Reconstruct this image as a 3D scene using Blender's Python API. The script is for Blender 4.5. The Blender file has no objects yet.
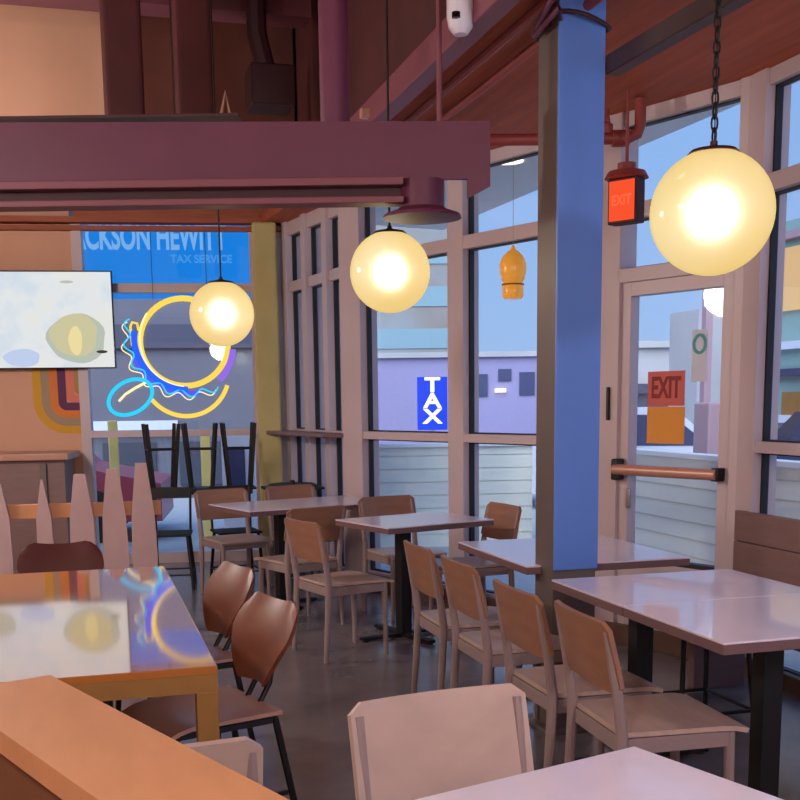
import bpy, bmesh, math, random
from mathutils import Vector, Matrix
random.seed(4)
scn = bpy.context.scene
col = scn.collection
R = math.radians

# ------------------------------------------------------------------ materials
def srgb(c):
    return tuple(((v/255)/12.92 if v/255 <= .04045 else ((v/255+.055)/1.055)**2.4) for v in c)

def mat(name, rgb, rough=.5, metal=0., spec=.5, noise=0., nscale=12., bump=0., stretch=(1, 1, 1), coat=0., emit=None, estr=0., dark=None):
    m = bpy.data.materials.new(name); m.use_nodes = True
    nt = m.node_tree; b = nt.nodes['Principled BSDF']
    c = srgb(rgb)
    b.inputs['Base Color'].default_value = (*c, 1)
    b.inputs['Roughness'].default_value = rough
    b.inputs['Metallic'].default_value = metal
    b.inputs['Specular IOR Level'].default_value = spec
    b.inputs['Coat Weight'].default_value = coat
    if coat: b.inputs['Coat Roughness'].default_value = .05
    if emit:
        b.inputs['Emission Color'].default_value = (*srgb(emit), 1); b.inputs['Emission Strength'].default_value = estr
    if noise or bump:
        tc = nt.nodes.new('ShaderNodeTexCoord'); mp = nt.nodes.new('ShaderNodeMapping')
        mp.inputs['Scale'].default_value = stretch
        nt.links.new(tc.outputs['Object'], mp.inputs[0])
        n = nt.nodes.new('ShaderNodeTexNoise'); n.inputs['Scale'].default_value = nscale; n.inputs['Detail'].default_value = 5
        nt.links.new(mp.outputs[0], n.inputs['Vector'])
        if noise:
            r = nt.nodes.new('ShaderNodeValToRGB')
            d = srgb(dark) if dark else tuple(v*(1-noise) for v in c)
            r.color_ramp.elements[0].position = .3; r.color_ramp.elements[1].position = .7
            r.color_ramp.elements[0].color = (*d, 1)
            r.color_ramp.elements[1].color = (*c, 1)
            nt.links.new(n.outputs['Fac'], r.inputs[0]); nt.links.new(r.outputs[0], b.inputs['Base Color'])
        if bump:
            bp = nt.nodes.new('ShaderNodeBump'); bp.inputs['Strength'].default_value = bump; bp.inputs['Distance'].default_value = .01
            nt.links.new(n.outputs['Fac'], bp.inputs['Height']); nt.links.new(bp.outputs[0], b.inputs['Normal'])
    return m

def emis(name, rgb, s):
    m = bpy.data.materials.new(name); m.use_nodes = True
    nt = m.node_tree; nt.nodes.clear()
    e = nt.nodes.new('ShaderNodeEmission'); o = nt.nodes.new('ShaderNodeOutputMaterial')
    e.inputs[0].default_value = (*srgb(rgb), 1); e.inputs[1].default_value = s
    nt.links.new(e.outputs[0], o.inputs[0]); return m

def glass_mat(name, refl=.06, tint=(1, 1, 1)):
    m = bpy.data.materials.new(name); m.use_nodes = True
    nt = m.node_tree; nt.nodes.clear()
    t = nt.nodes.new('ShaderNodeBsdfTransparent'); t.inputs[0].default_value = (*tint, 1)
    g = nt.nodes.new('ShaderNodeBsdfGlossy'); g.inputs['Roughness'].default_value = .02
    fr = nt.nodes.new('ShaderNodeFresnel'); ge = nt.nodes.new('ShaderNodeNewGeometry'); mr = nt.nodes.new('ShaderNodeMapRange')
    mr.inputs['To Min'].default_value = 1.33; mr.inputs['To Max'].default_value = 1/1.33   # same film reflectance from both faces of the pane
    nt.links.new(ge.outputs['Backfacing'], mr.inputs['Value']); nt.links.new(mr.outputs[0], fr.inputs[0])
    mx = nt.nodes.new('ShaderNodeMixShader'); o = nt.nodes.new('ShaderNodeOutputMaterial')
    nt.links.new(fr.outputs[0], mx.inputs[0]); nt.links.new(t.outputs[0], mx.inputs[1]); nt.links.new(g.outputs[0], mx.inputs[2])
    nt.links.new(mx.outputs[0], o.inputs[0]); return m

M = {}
M['floor'] = mat('polished_concrete', (128, 118, 120), .22, spec=.8, noise=.4, nscale=2.5)
M['frame'] = mat('window_frame_paint', (196, 180, 186), .45)
M['gasket'] = mat('black_gasket', (30, 30, 38), .6)
M['glass'] = glass_mat('window_glass')
M['ceil'] = mat('rust_wood_ceiling', (186, 92, 56), .7, noise=.3, nscale=3, stretch=(8, .6, 1))
M['ceil_dark'] = mat('plum_ceiling_paint', (84, 34, 36), .8, noise=.4, nscale=2)
M['plum'] = mat('plum_steel_paint', (98, 42, 72), .5, noise=.12, nscale=5)
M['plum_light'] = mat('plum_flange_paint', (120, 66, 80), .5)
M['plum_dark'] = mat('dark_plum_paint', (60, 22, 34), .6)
M['pipe'] = mat('red_brown_pipe_paint', (146, 64, 60), .5)
M['rustbulk'] = mat('rust_bulkhead_paint', (165, 82, 50), .6, noise=.25, nscale=4, stretch=(1, 1, 8))
M['peach'] = mat('peach_wall_paint', (216, 166, 138), .7, noise=.06, nscale=3)
M['olive'] = mat('olive_pier_paint', (196, 184, 124), .7, noise=.1, nscale=6)
M['blue'] = mat('blue_steel_paint', (92, 136, 222), .35, noise=.06, nscale=4)
M['birch'] = mat('pale_birch_plywood', (186, 160, 150), .4, noise=.16, nscale=5, stretch=(1, 6, 1))
M['birchshade'] = mat('shaded_birch_plywood', (156, 112, 88), .4, noise=.2, nscale=5, stretch=(1, 1, 4))  # birch browned so the backrests' shade is put into the colour
M['birchleg'] = mat('birch_leg_wood', (150, 130, 130), .45, noise=.1, nscale=8)
M['table'] = mat('pale_laminate_top', (232, 220, 234), .28, spec=1.0, noise=.05, nscale=8, coat=.5)
M['tedge'] = mat('laminate_edge', (112, 84, 86), .5)
M['black'] = mat('black_powder_coat', (14, 13, 16), .5)
M['orangewood'] = mat('glossy_orange_wood', (188, 118, 58), .06, spec=.9, noise=.22, nscale=3, stretch=(.6, 5, 1), coat=1.)
M['tanedge'] = mat('tan_wood_leg', (150, 108, 54), .5, noise=.15, nscale=6)
M['ledge'] = mat('warm_wood_ledge', (200, 140, 96), .45, noise=.12, nscale=5, stretch=(4, 1, 1))
M['ledge_side'] = mat('brown_wood_panel', (116, 66, 34), .6, noise=.2, nscale=5)
M['walnut'] = mat('red_brown_plywood', (122, 62, 38), .42, noise=.4, nscale=4, stretch=(1, 1, 3))
M['maroon'] = mat('dark_maroon_plywood', (84, 32, 28), .6)
M['seatpale'] = mat('worn_plywood_seat', (188, 140, 122), .35, noise=.15, nscale=5)
M['bench'] = mat('mauve_brown_bench_wood', (134, 104, 102), .55, noise=.12, nscale=6, stretch=(1, 1, 6))
M['picket'] = mat('pale_pink_wood', (190, 160, 160), .6, noise=.1, nscale=8)
M['steel'] = mat('brown_steel', (104, 94, 92), .45, metal=.2)
M['white'] = mat('white_plastic', (215, 218, 235), .35)
M['lens'] = mat('black_lens', (10, 8, 16), .1)
M['chrome'] = mat('satin_metal', (170, 160, 165), .3, metal=.8)
M['barwood'] = mat('bronze_bar_paint', (196, 146, 128), .35, metal=.2)
M['brown'] = mat('brown_baseboard', (98, 70, 58), .6, noise=.15)
M['orangefill'] = mat('orange_paper', (222, 150, 62), .7)
M['redsign'] = mat('red_sign_face', (196, 92, 84), .6)
M['redletter'] = mat('dark_red_letter', (130, 26, 34), .6)
M['paper'] = mat('white_paper', (200, 208, 226), .7)
M['teal'] = mat('teal_ink', (84, 170, 168), .6)
M['siding'] = mat('white_siding', (228, 234, 228), .6)
M['sidingcap'] = mat('white_cap', (232, 238, 246), .5)
M['asphalt'] = mat('pale_concrete_ground', (182, 188, 196), .8, noise=.15)
M['soffit'] = mat('grey_soffit', (238, 240, 238), .8)
M['channel'] = mat('dark_channel_steel', (66, 50, 52), .5)
M['dimbulk'] = mat('brown_roof_bulkhead', (112, 60, 50), .7, noise=.3, nscale=3)
M['pink'] = mat('pink_post_paint', (168, 140, 152), .6)
M['lilac'] = mat('lilac_render', (146, 142, 182), .8, noise=.08)
M['greybld'] = mat('grey_render', (176, 176, 180), .8, noise=.15, nscale=1)
M['darkbld'] = mat('dark_shopfront', (64, 66, 88), .6)
M['tealbld'] = mat('teal_tower_panel', (132, 142, 148), .6, noise=.25, nscale=.35, dark=(126, 118, 114))
M['tealglass'] = mat('teal_tower_glass', (112, 146, 160), .4)
M['darkwin'] = mat('dark_window_glass', (60, 68, 104), .2)
M['vanwhite'] = mat('white_vehicle_paint', (205, 212, 228), .3)
M['vanred'] = mat('red_vehicle_paint', (168, 70, 92), .35)
M['vandark'] = mat('dark_vehicle_paint', (62, 66, 88), .3)
M['tyre'] = mat('tyre_rubber', (24, 24, 28), .8)
M['yellow'] = mat('yellow_post_paint', (255, 232, 140), .6)
M['midgrey'] = mat('mid_grey_render', (100, 102, 116), .8, noise=.12, nscale=1)
M['shopwin'] = mat('grey_shop_window', (66, 70, 84), .3)
M['redlamp'] = emis('tail_lamp', (255, 70, 60), 1.6)
M['globeglow'] = None
M['bulb'] = emis('warm_bulb', (255, 246, 228), 5.0)
M['neon_y'] = emis('neon_yellow', (248, 208, 84), 1.15)
M['neon_w'] = emis('neon_pale', (255, 232, 170), 1.25)
M['neon_c'] = emis('neon_cyan', (40, 200, 250), 1.2)
M['neon_b'] = emis('neon_blue', (44, 96, 250), 1.15)
M['neon_v'] = emis('neon_violet', (98, 92, 240), 1.0)
M['neon_m'] = emis('neon_lilac', (150, 110, 235), 1.0)
M['exitglow'] = emis('exit_lamp_face', (252, 84, 46), 1.0)
M['exitword'] = emis('exit_lamp_word', (255, 106, 66), 1.0)
M['taxblue'] = emis('tax_blue', (40, 80, 245), 1.1)
M['taxwhite'] = emis('tax_white', (255, 255, 255), 1.5)
M['bannerblue'] = emis('banner_blue', (24, 128, 226), 1.0)
M['bannertext'] = emis('banner_text', (120, 176, 236), 1.0)
M['bannertext2'] = emis('banner_small_text', (70, 152, 230), 1.0)
M['downlight'] = emis('downlight', (255, 244, 225), 2.0)
M['amber'] = mat('amber_glass', (226, 160, 66), .25, emit=(230, 160, 62), estr=.35)
M['shopglow'] = emis('shop_glow', (232, 196, 148), .9)
M['shopteal'] = mat('shop_teal', (130, 165, 165), .6)
M['bandy'] = mat('mural_yellow', (214, 160, 40), .7); M['bandg'] = mat('mural_grey', (166, 142, 116), .7)
M['bando'] = mat('mural_orange', (222, 126, 56), .7); M['bandp'] = mat('mural_purple', (98, 44, 88), .7)
M['bandr'] = mat('mural_pink', (226, 128, 108), .7); M['bandl'] = mat('mural_olive', (178, 140, 84), .7)

# translucent opal globe: a glowing milk-glass skin that softly shows the bulb within
def globe_material():
    m = bpy.data.materials.new('opal_globe'); m.use_nodes = True
    nt = m.node_tree; nt.nodes.clear(); N = nt.nodes.new
    o = N('ShaderNodeOutputMaterial'); e = N('ShaderNodeEmission')
    e.inputs[0].default_value = (*srgb((238, 206, 130)), 1); e.inputs[1].default_value = .53
    rf = N('ShaderNodeBsdfRefraction'); rf.inputs['IOR'].default_value = 1.25; rf.inputs['Roughness'].default_value = .75
    rf.inputs[0].default_value = (.9, .88, .75, 1)
    gl = N('ShaderNodeBsdfGlossy'); gl.inputs['Roughness'].default_value = .15
    a = N('ShaderNodeAddShader'); mx = N('ShaderNodeMixShader'); mx.inputs[0].default_value = .04
    nt.links.new(e.outputs[0], a.inputs[0]); nt.links.new(rf.outputs[0], a.inputs[1])
    nt.links.new(a.outputs[0], mx.inputs[1]); nt.links.new(gl.outputs[0], mx.inputs[2])
    nt.links.new(mx.outputs[0], o.inputs[0]); return m
M['opal'] = globe_material()

def screen_material():
    m = bpy.data.materials.new('television_picture'); m.use_nodes = True
    nt = m.node_tree; nt.nodes.clear(); N = nt.nodes.new; L = nt.links.new
    o = N('ShaderNodeOutputMaterial'); e = N('ShaderNodeEmission'); e.inputs[1].default_value = 1.0
    tc = N('ShaderNodeTexCoord')
    n = N('ShaderNodeTexNoise'); n.inputs['Scale'].default_value = 3.2; n.inputs['Detail'].default_value = 4
    L(tc.outputs['Object'], n.inputs['Vector'])
    r = N('ShaderNodeValToRGB'); el = r.color_ramp.elements
    el[0].position = .30; el[0].color = (*srgb((208, 220, 232)), 1)
    el[1].position = .46; el[1].color = (*srgb((226, 230, 232)), 1)
    x = el.new(.75); x.color = (*srgb((232, 230, 214)), 1)
    L(n.outputs['Fac'], r.inputs[0]); L(r.outputs[0], e.inputs[0]); L(e.outputs[0], o.inputs[0]); return m
M['screen'] = screen_material()
M['pic_bag'] = emis('picture_gold', (206, 200, 160), .98)
M['pic_bag2'] = emis('picture_sage', (186, 194, 180), .98)
M['pic_gold'] = emis('picture_yellow', (236, 220, 160), 1.0)
M['pic_blue'] = emis('picture_blue', (190, 206, 236), 1.0)
M['pic_dark'] = emis('picture_dark', (70, 60, 60), 1.0)

# ------------------------------------------------------------------ mesh builder
class MB:
    def __init__(s): s.bm = bmesh.new()
    def _xf(s, vs, mtx):
        if mtx is not None: bmesh.ops.transform(s.bm, matrix=mtx, verts=vs)
    def box(s, c, d, rz=0, bev=0, mtx=None):
        r = bmesh.ops.create_cube(s.bm, size=1); vs = r['verts']
        bmesh.ops.scale(s.bm, vec=d, verts=vs)
        if bev:
            es = list({e for v in vs for e in v.link_edges})
            b = bmesh.ops.bevel(s.bm, geom=es, offset=bev, segments=3, profile=.6, affect='EDGES')
            vs = list({v for f in b['faces'] for v in f.verts} | {v for v in vs if v.is_valid})
            vs = s._island(vs)
        m = Matrix.Translation(c) @ Matrix.Rotation(rz, 4, 'Z')
        if mtx is not None: m = mtx @ m
        s._xf(vs, m); return s
    def _island(s, vs):
        seen = set(vs); st = list(vs)
        while st:
            v = st.pop()
            for e in v.link_edges:
                w = e.other_vert(v)
                if w not in seen: seen.add(w); st.append(w)
        return list(seen)
    def box2(s, a, b, bev=0):
        return s.box([(a[i]+b[i])/2 for i in range(3)], [abs(b[i]-a[i]) for i in range(3)], bev=bev)
    def tube(s, pts, r, n=10, closed=False, cap=True):
        pts = [Vector(p) for p in pts]; k = len(pts); rings = []
        rad = r if isinstance(r, (list, tuple)) else [r]*k
        up = None
        for i, p in enumerate(pts):
            if closed: t = (pts[(i+1) % k]-pts[i-1]).normalized()
            else: t = (pts[min(i+1, k-1)]-pts[max(i-1, 0)]).normalized()
            if up is None:
                up = Vector((0, 0, 1)) if abs(t.z) < .9 else Vector((1, 0, 0))
            a = t.cross(up).normalized(); b = a.cross(t).normalized(); up = b
            rings.append([s.bm.verts.new(p+(a*math.cos(q)+b*math.sin(q))*rad[i]) for q in [2*math.pi*j/n for j in range(n)]])
        m = k if closed else k-1
        for i in range(m):
            A, B = rings[i], rings[(i+1) % k]
            for j in range(n): s.bm.faces.new((A[j], A[(j+1) % n], B[(j+1) % n], B[j]))
        if cap and not closed:
            s.bm.faces.new(list(reversed(rings[0]))); s.bm.faces.new(rings[-1])
        return s
    def lathe(s, prof, c=(0, 0, 0), n=32):
        rings = []
        for r, z in prof:
            if r < 1e-5: rings.append([s.bm.verts.new((c[0], c[1], c[2]+z))])
            else: rings.append([s.bm.verts.new((c[0]+r*math.cos(2*math.pi*j/n), c[1]+r*math.sin(2*math.pi*j/n), c[2]+z)) for j in range(n)])
        for A, B in zip(rings, rings[1:]):
            for j in range(n):
                a = [A[j], A[(j+1) % n]] if len(A) > 1 else [A[0]]
                b = [B[(j+1) % n], B[j]] if len(B) > 1 else [B[0]]
                if len(a)+len(b) > 2: s.bm.faces.new(a+b)
        return s
    def prism(s, poly, z0, z1, mtx=None):
        a = [s.bm.verts.new((x, y, z0)) for x, y in poly]; b = [s.bm.verts.new((x, y, z1)) for x, y in poly]
        n = len(poly)
        s.bm.faces.new(list(reversed(a))); s.bm.faces.new(b)
        for i in range(n): s.bm.faces.new((a[i], a[(i+1) % n], b[(i+1) % n], b[i]))
        s._xf(a+b, mtx); return s
    def slab(s, fn, nu, nv, th, mask=None):
        """thick curved sheet; fn(u,v)->Vector, th thickness along fn normal"""
        def P(u, v): return Vector(fn(u, v))
        F, B = [], []
        for i in range(nu+1):
            fr, br = [], []
            for j in range(nv+1):
                u, v = i/nu, j/nv; e = 1e-3
                n = (P(u+e, v)-P(u-e, v)).cross(P(u, v+e)-P(u, v-e)).normalized()
                p = P(u, v)
                fr.append(s.bm.verts.new(p+n*th/2)); br.append(s.bm.verts.new(p-n*th/2))
            F.append(fr); B.append(br)
        for i in range(nu):
            for j in range(nv):
                s.bm.faces.new((F[i][j], F[i+1][j], F[i+1][j+1], F[i][j+1]))
                s.bm.faces.new((B[i][j], B[i][j+1], B[i+1][j+1], B[i+1][j]))
        for i in range(nu):
            s.bm.faces.new((F[i][0], B[i][0], B[i+1][0], F[i+1][0])); s.bm.faces.new((F[i][nv], F[i+1][nv], B[i+1][nv], B[i][nv]))
        for j in range(nv):
            s.bm.faces.new((F[0][j], F[0][j+1], B[0][j+1], B[0][j])); s.bm.faces.new((F[nu][j], B[nu][j], B[nu][j+1], F[nu][j+1]))
        return s
    def build(s, name, m, parent=None, smooth=False, mtx=None):
        bmesh.ops.recalc_face_normals(s.bm, faces=s.bm.faces)
        me = bpy.data.meshes.new(name); s.bm.to_mesh(me); s.bm.free()
        ms = m if isinstance(m, (list, tuple)) else [m]
        for q in ms: me.materials.append(M[q] if isinstance(q, str) else q)
        if smooth:
            for p in me.polygons: p.use_smooth = True
            try: me.set_sharp_from_angle(angle=R(35))
            except Exception: pass
        o = bpy.data.objects.new(name, me); col.objects.link(o)
        if parent: o.parent = parent
        if mtx is not None: o.matrix_local = mtx
        return o

def tag(o, label=None, cat=None, group=None, kind=None):
    if label: o['label'] = label
    if cat: o['category'] = cat
    if group: o['group'] = group
    if kind: o['kind'] = kind
    return o
def empty(name, loc, rz=0, label=None, cat=None, group=None, kind=None):
    o = bpy.data.objects.new(name, None); col.objects.link(o); o.empty_display_size = .1
    o.location = loc; o.rotation_euler.z = rz
    return tag(o, label, cat, group, kind)
def copy_tree(o, parent=None):
    c = o.copy(); col.objects.link(c)
    if parent: c.parent = parent
    for ch in list(o.children): copy_tree(ch, c)
    return c
def text_obj(name, body, size, m, parent, loc, rot, depth=.002, sx=1., align='CENTER'):
    cu = bpy.data.curves.new(name, 'FONT'); cu.body = body; cu.size = size; cu.extrude = depth
    cu.align_x = align; cu.align_y = 'CENTER'; cu.offset = size*.03
    t = bpy.data.objects.new(name, cu); col.objects.link(t)
    bpy.context.view_layer.update()
    me = bpy.data.meshes.new_from_object(t.evaluated_get(bpy.context.evaluated_depsgraph_get()))
    bpy.data.objects.remove(t); me.materials.clear(); me.materials.append(M[m])
    o = bpy.data.objects.new(name, me); col.objects.link(o)
    o.scale = (sx, 1, 1); o.location = loc; o.rotation_euler = rot
    if parent: o.parent = parent
    return o

# ------------------------------------------------------------------ camera
F = 1100.; CY = 571.; CAM_H = 1.5
pitch, roll, yaw = R(8.77), R(.7), R(16.0)
fw = Vector((math.sin(yaw)*math.cos(pitch), math.cos(yaw)*math.cos(pitch), -math.sin(pitch)))
rt = fw.cross(Vector((0, 0, 1))).normalized(); up = rt.cross(fw)
r_ = rt*math.cos(roll)-up*math.sin(roll); u_ = up*math.cos(roll)+rt*math.sin(roll)
cd = bpy.data.cameras.new('camera'); cam = bpy.data.objects.new('camera', cd); col.objects.link(cam)
cd.sensor_width = 36; cd.lens = 36*F/800; cd.shift_y = (CY-400)/800; cd.clip_start = .05; cd.clip_end = 300
cam.matrix_world = Matrix(((r_.x, u_.x, -fw.x, 0), (r_.y, u_.y, -fw.y, 0), (r_.z, u_.z, -fw.z, CAM_H), (0, 0, 0, 1)))
scn.camera = cam

# ------------------------------------------------------------------ plan of the room
K0 = Vector((1.93, 10.45)); K1 = Vector((2.2, 8.75)); K2 = Vector((3.52, 5.31)); K3 = Vector((3.52, -1.6))
tb = Vector((-.9877, .1564))                     # back wall runs leftwards from K0
KL = K0 + tb*5.2
XL = -3.3
ZC = 3.15; ZT = 4.6                               # low ceiling by the glass, high ceiling further in

def wallmat(P, t):
    """local x along wall, local y towards the outside, z up"""
    a = math.atan2(t.y, t.x)
    return Matrix.Translation((P.x, P.y, 0)) @ Matrix.Rotation(a, 4, 'Z')

floor_poly = [(XL, -1.6), (K3.x, K3.y), (K2.x, K2.y), (K1.x, K1.y), (K0.x, K0.y), (KL.x, KL.y), (XL, 11.2)]
o = MB().prism(floor_poly, -.12, 0).build('floor', 'floor'); tag(o, 'dark polished concrete floor', kind='structure')
XS = 1.78   # soffit step between low and high ceiling
o = MB().prism([(XS, -1.6), (K3.x+.05, K3.y), (K2.x+.05, K2.y+.02), (K1.x+.04, K1.y+.04), (K1.x+.02, 9.1), (XS, 9.1)], ZC, ZC+.12).build('ceiling', 'ceil')
tag(o, 'rust coloured wooden ceiling by the windows', kind='structure')
o = MB().prism([(XL, -1.6), (XS+.3, -1.6), (XS+.3, 11.2), (XL, 11.2)], ZT, ZT+.1).build('ceiling', 'ceil_dark'); tag(o, 'dark plum upper ceiling', kind='structure')
o = MB().box2((XS, -1.6, ZC+.12), (XS+.12, 9.1, ZT)).build('ceiling', 'ceil_dark'); tag(o, 'dark step between the two ceilings', kind='structure')
o = MB().box2((XL-.12, -1.6, 0), (XL, 11.4, ZT)).build('wall_left', 'peach'); tag(o, 'peach side wall', kind='structure')
o = MB().box2((XL-.12, -1.72, 0), (K3.x+.12, -1.6, ZT)).build('wall_rear', 'peach'); tag(o, 'peach wall behind the viewer', kind='structure')
# upper strip that closes the high space over the back windows
mB = wallmat(K0, tb)   # local x leftwards from K0; outside is local -y?
# back wall: local x runs to the left, inside (room) side is local +y
def back(name, boxes, m, kind='structure', parent=None, bev=0):
    b = MB()
    for (x0, x1, y0, y1, z0, z1) in boxes: b.box2((x0, y0, z0), (x1, y1, z1), bev=bev)
    o = b.build(name, m, parent, mtx=mB if parent is None else None)
    if kind and parent is None: o['kind'] = kind
    return o
o = back('wall_back', [(1.93, 5.2, -.14, 0, 0, 3.25), (0, 5.2, -.14, 0, 3.25, ZT)], 'peach'); o['label'] = 'peach painted back wall'
o = back('wall_upper', [(-.35, 0.0, -.14, 0, 3.1, ZT)], 'peach')
o = MB().box2((XS, 8.98, ZC+.12), (2.35, 9.1, ZT)).build('wall_upper', 'ceil_dark'); o['kind'] = 'structure'
o = MB().prism([(XS, 9.1), (2.16, 9.05), (1.96, 10.5), (XS-.1, 10.45)], 3.12, 3.2).build('ceiling', 'ceil'); o['kind'] = 'structure'
o = back('trim_1', [(-.05, 5.2, 0, .10, 3.06, 3.10), (-.05, 5.2, 0, .16, 3.12, 3.17), (-.05, 1.9, 0, .07, 3.18, 3.30), (1.9, 5.2, 0, .2, 3.24, 3.34)], 'rustbulk')
o['label'] = 'rust coloured stepped trim along the top of the back wall'
o = back('trim_2', [(1.93, 3.4, 0.01, .12, 3.175, 3.235)], 'seatpale'); o['label'] = 'pale strip under the trim'

# back window
fr = back('window_1', [(.30, 1.875, -.10, .02, 2.52, 2.60), (.28, .34, -.10, .03, .0, 3.12), (1.85, 1.94, -.12, .035, 0, 3.12),
                       (.0, .32, -.10, .02, 0, 3.12), (.30, 1.875, -.12, .06, 1.20, 1.26), (.30, 1.875, -.10, .02, 0, .10)], 'frame')
fr['label'] = 'back window with pale frame'
o = MB().box2((.34, -.05, .1), (1.85, -.044, 3.12)).build('glass', 'glass', fr)
# olive pier
o = MB().box((.20, .13, 1.56), (.22, .24, 3.12), bev=.03).build('wall_pier', 'olive', mtx=mB); tag(o, 'olive painted square pier in the back corner', kind='structure')

# ------------------------------------------------------------------ glass walls
def glazing(name, P, t, members, panes, label, gaskets=(), depth=.11):
    """members (s0,s1,z0,z1[,extra]) ; local +y is outside for walls running P->t with outside on the left... """
    m = wallmat(P, t)
    b = MB()
    for mm in members:
        s0, s1, z0, z1 = mm[:4]; ex = mm[4] if len(mm) > 4 else 0
        b.box2((s0, -depth/2-ex, z0), (s1, depth/2+ex, z1), bev=.004)
    fr = b.build(name, 'frame', mtx=m); tag(fr, label, kind='structure')
    g = MB()
    for s0, s1, z0, z1 in panes: g.box2((s0, -.003, z0), (s1, .003, z1))
    g.build('glass', 'glass', fr)
    gk = MB()
    for s0, s1, z0, z1 in panes:
        w = .014
        for q in ((s0, s0+w, z0, z1), (s1-w, s1, z0, z1), (s0, s1, z0, z0+w*.7), (s0, s1, z1-w*.7, z1)):
            gk.box2((q[0], -.02, q[2]), (q[1], .02, q[3]))
    gk.build('gasket', 'gasket', fr)
    return fr

tA = (K1-K0).normalized(); LA = (K1-K0).length
tBC = (K2-K1).normalized(); LBC = (K2-K1).length
# side A (seen at a grazing angle)
mem = [(0, LA, 0, .10), (0, LA, 3.0, 3.15), (0, LA, 2.50, 2.59), (0, LA, 1.20, 1.26)]
for s in (.12, .62, 1.12): mem.append((s, s+.10, 0, 3.15, .03))
pan = []
for s0, s1 in ((.22, .62), (.72, 1.12), (1.22, 1.66)):
    for z0, z1 in ((.1, 1.20), (1.26, 2.50), (2.59, 3.0)): pan.append((s0, s1, z0, z1))
glazing('window_2', K0, tA, mem, pan, 'narrow corner glazing seen edge on')
o = MB().box2((.1, -.30, 1.215), (LA-.12, -.055, 1.245), bev=.005).build('trim_3', 'bench', mtx=wallmat(K0, tA)); tag(o, 'narrow grey sill shelf of the corner glazing', kind='structure')
# side B and the transom above the door
H = 3.15
mem = [(-.16, .12, 0, H, .03), (1.19, 1.36, 0, H, .02), (2.56, 2.80, 0, H, .02),
       (0, 2.6, 0, .14), (.1, 2.6, 3.07, H), (.1, 2.6, 2.54, 2.63, .015), (.1, 2.6, 1.205, 1.265, .015)]
pan = []
for s0, s1 in ((.12, 1.19), (1.36, 2.56)):
    for z0, z1 in ((.14, 1.205), (1.265, 2.54), (2.63, 3.07)): pan.append((s0, s1, z0, z1))
glazing('window_3', K1, tBC, mem, pan, 'tall window wall with pale metal frame')
SJ = 2.785; SD = 3.585
mem = [(SJ, SD+.2, 2.54, 2.63, .01), (SJ, SD+.2, 2.18, 2.26, .02), (SD+.03, LBC+.03, 0, H, .02), (SJ, SD+.1, 3.07, H)]
pan = [(SJ, SD+.02, 2.26, 2.54), (SJ, SD+.02, 2.63, 3.07)]
glazing('window_4', K1, tBC, mem, pan, 'transom lights over the door')
# side D
tD = Vector((0, -1))
mem = [(-.02, .16, 0, H, .02), (0, 6.9, 2.54, 2.63, .01), (0, 6.9, 1.205, 1.265, .01), (0, 6.9, 0, .07), (0, 6.9, 3.07, H)]
pan = []
for s in (1.6, 3.1, 4.6, 6.1): mem.append((s, s+.14, 0, H, .02))
for s0, s1 in ((.16, 1.6), (1.74, 3.1), (3.24, 4.6), (4.74, 6.1)):
    for z0, z1 in ((.07, 1.205), (1.265, 2.54), (2.63, 3.07)): pan.append((s0, s1, z0, z1))
glazing('window_5', K2, tD, mem, pan, 'side window wall beyond the bench')
# plates over the windows up to the high roof are outside the low ceiling

# door
mBC = wallmat(K1, tBC)
dr = empty('door_1', (0, 0, 0), label='glazed exit door with pinkish metal stiles', kind='structure'); dr.matrix_world = mBC
b = MB()
b.box2((SJ, -.05, .01), (SJ+.085, .03, 2.18), bev=.004).box2((SD-.06, -.05, .01), (SD+.02, .03, 2.18), bev=.004)
b.box2((SJ+.085, -.05, 2.10), (SD-.06, .03, 2.18), bev=.004).box2((SJ+.085, -.05, .01), (SD-.06, .03, .52), bev=.004)
b.build('door_frame', 'frame', dr)
MB().box2((SJ+.085, -.012, .52), (SD-.06, -.006, 2.10)).build('glass', 'glass', dr)
b = MB(); b.tube([(SJ+.03, -.105, 1.075), (SD-.02, -.105, 1.075)], .033, 16); b.build('push_bar', 'barwood', dr, smooth=True)
b = MB(); b.box((SJ+.035, -.085, 1.075), (.055, .07, .13), bev=.015).box((SD-.03, -.085, 1.075), (.05, .07, .075), bev=.01); b.build('bar_bracket', 'black', dr, smooth=True)
b = MB(); b.box((SJ+.1, -.055, .90), (.03, .02, .12), bev=.006); b.build('lock', 'chrome', dr, smooth=True)
b = MB(); b.box((SJ-.05, -.085, 1.47), (.018, .02, .20), bev=.004); b.build('pull_handle', 'black', dr)
o = MB().box2((SJ+.08, -.045, .52), (SD-.055, .02, .545)).build('bottom_gasket', 'gasket', dr)
# papers on the door glass
sg = empty('exit_notice', (0, 0, 0), label='red exit notice taped to the door glass above the orange sheet', cat='sign'); sg.matrix_world = mBC
MB().box2((2.985, -.017, 1.455), (3.255, -.013, 1.655)).build('panel', 'redsign', sg)
text_obj('word', 'EXIT', .17, 'redletter', sg, (3.12, -.0185, 1.555), (R(90), 0, 0), .001, sx=.62)
o = MB().box2((2.985, -.017, 1.235), (3.26, -.013, 1.45)).build('orange_sheet', 'orangefill', mtx=mBC); tag(o, 'blank orange paper sheet taped to the door below the exit notice', 'paper')
st = empty('notice_paper', (0, 0, 0), label='white notice with a green ring at the right side of the door glass', cat='paper'); st.matrix_world = mBC
MB().box2((3.30, -.017, 1.59), (3.405, -.013, 1.88)).build('sheet', 'paper', st)
ring = MB(); ring.tube([(3.355+.04*math.cos(a), -.019, 1.80+.05*math.sin(a)) for a in [2*math.pi*i/24 for i in range(24)]], .009, 6, closed=True); ring.build('ring_print', 'teal', st)
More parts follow.
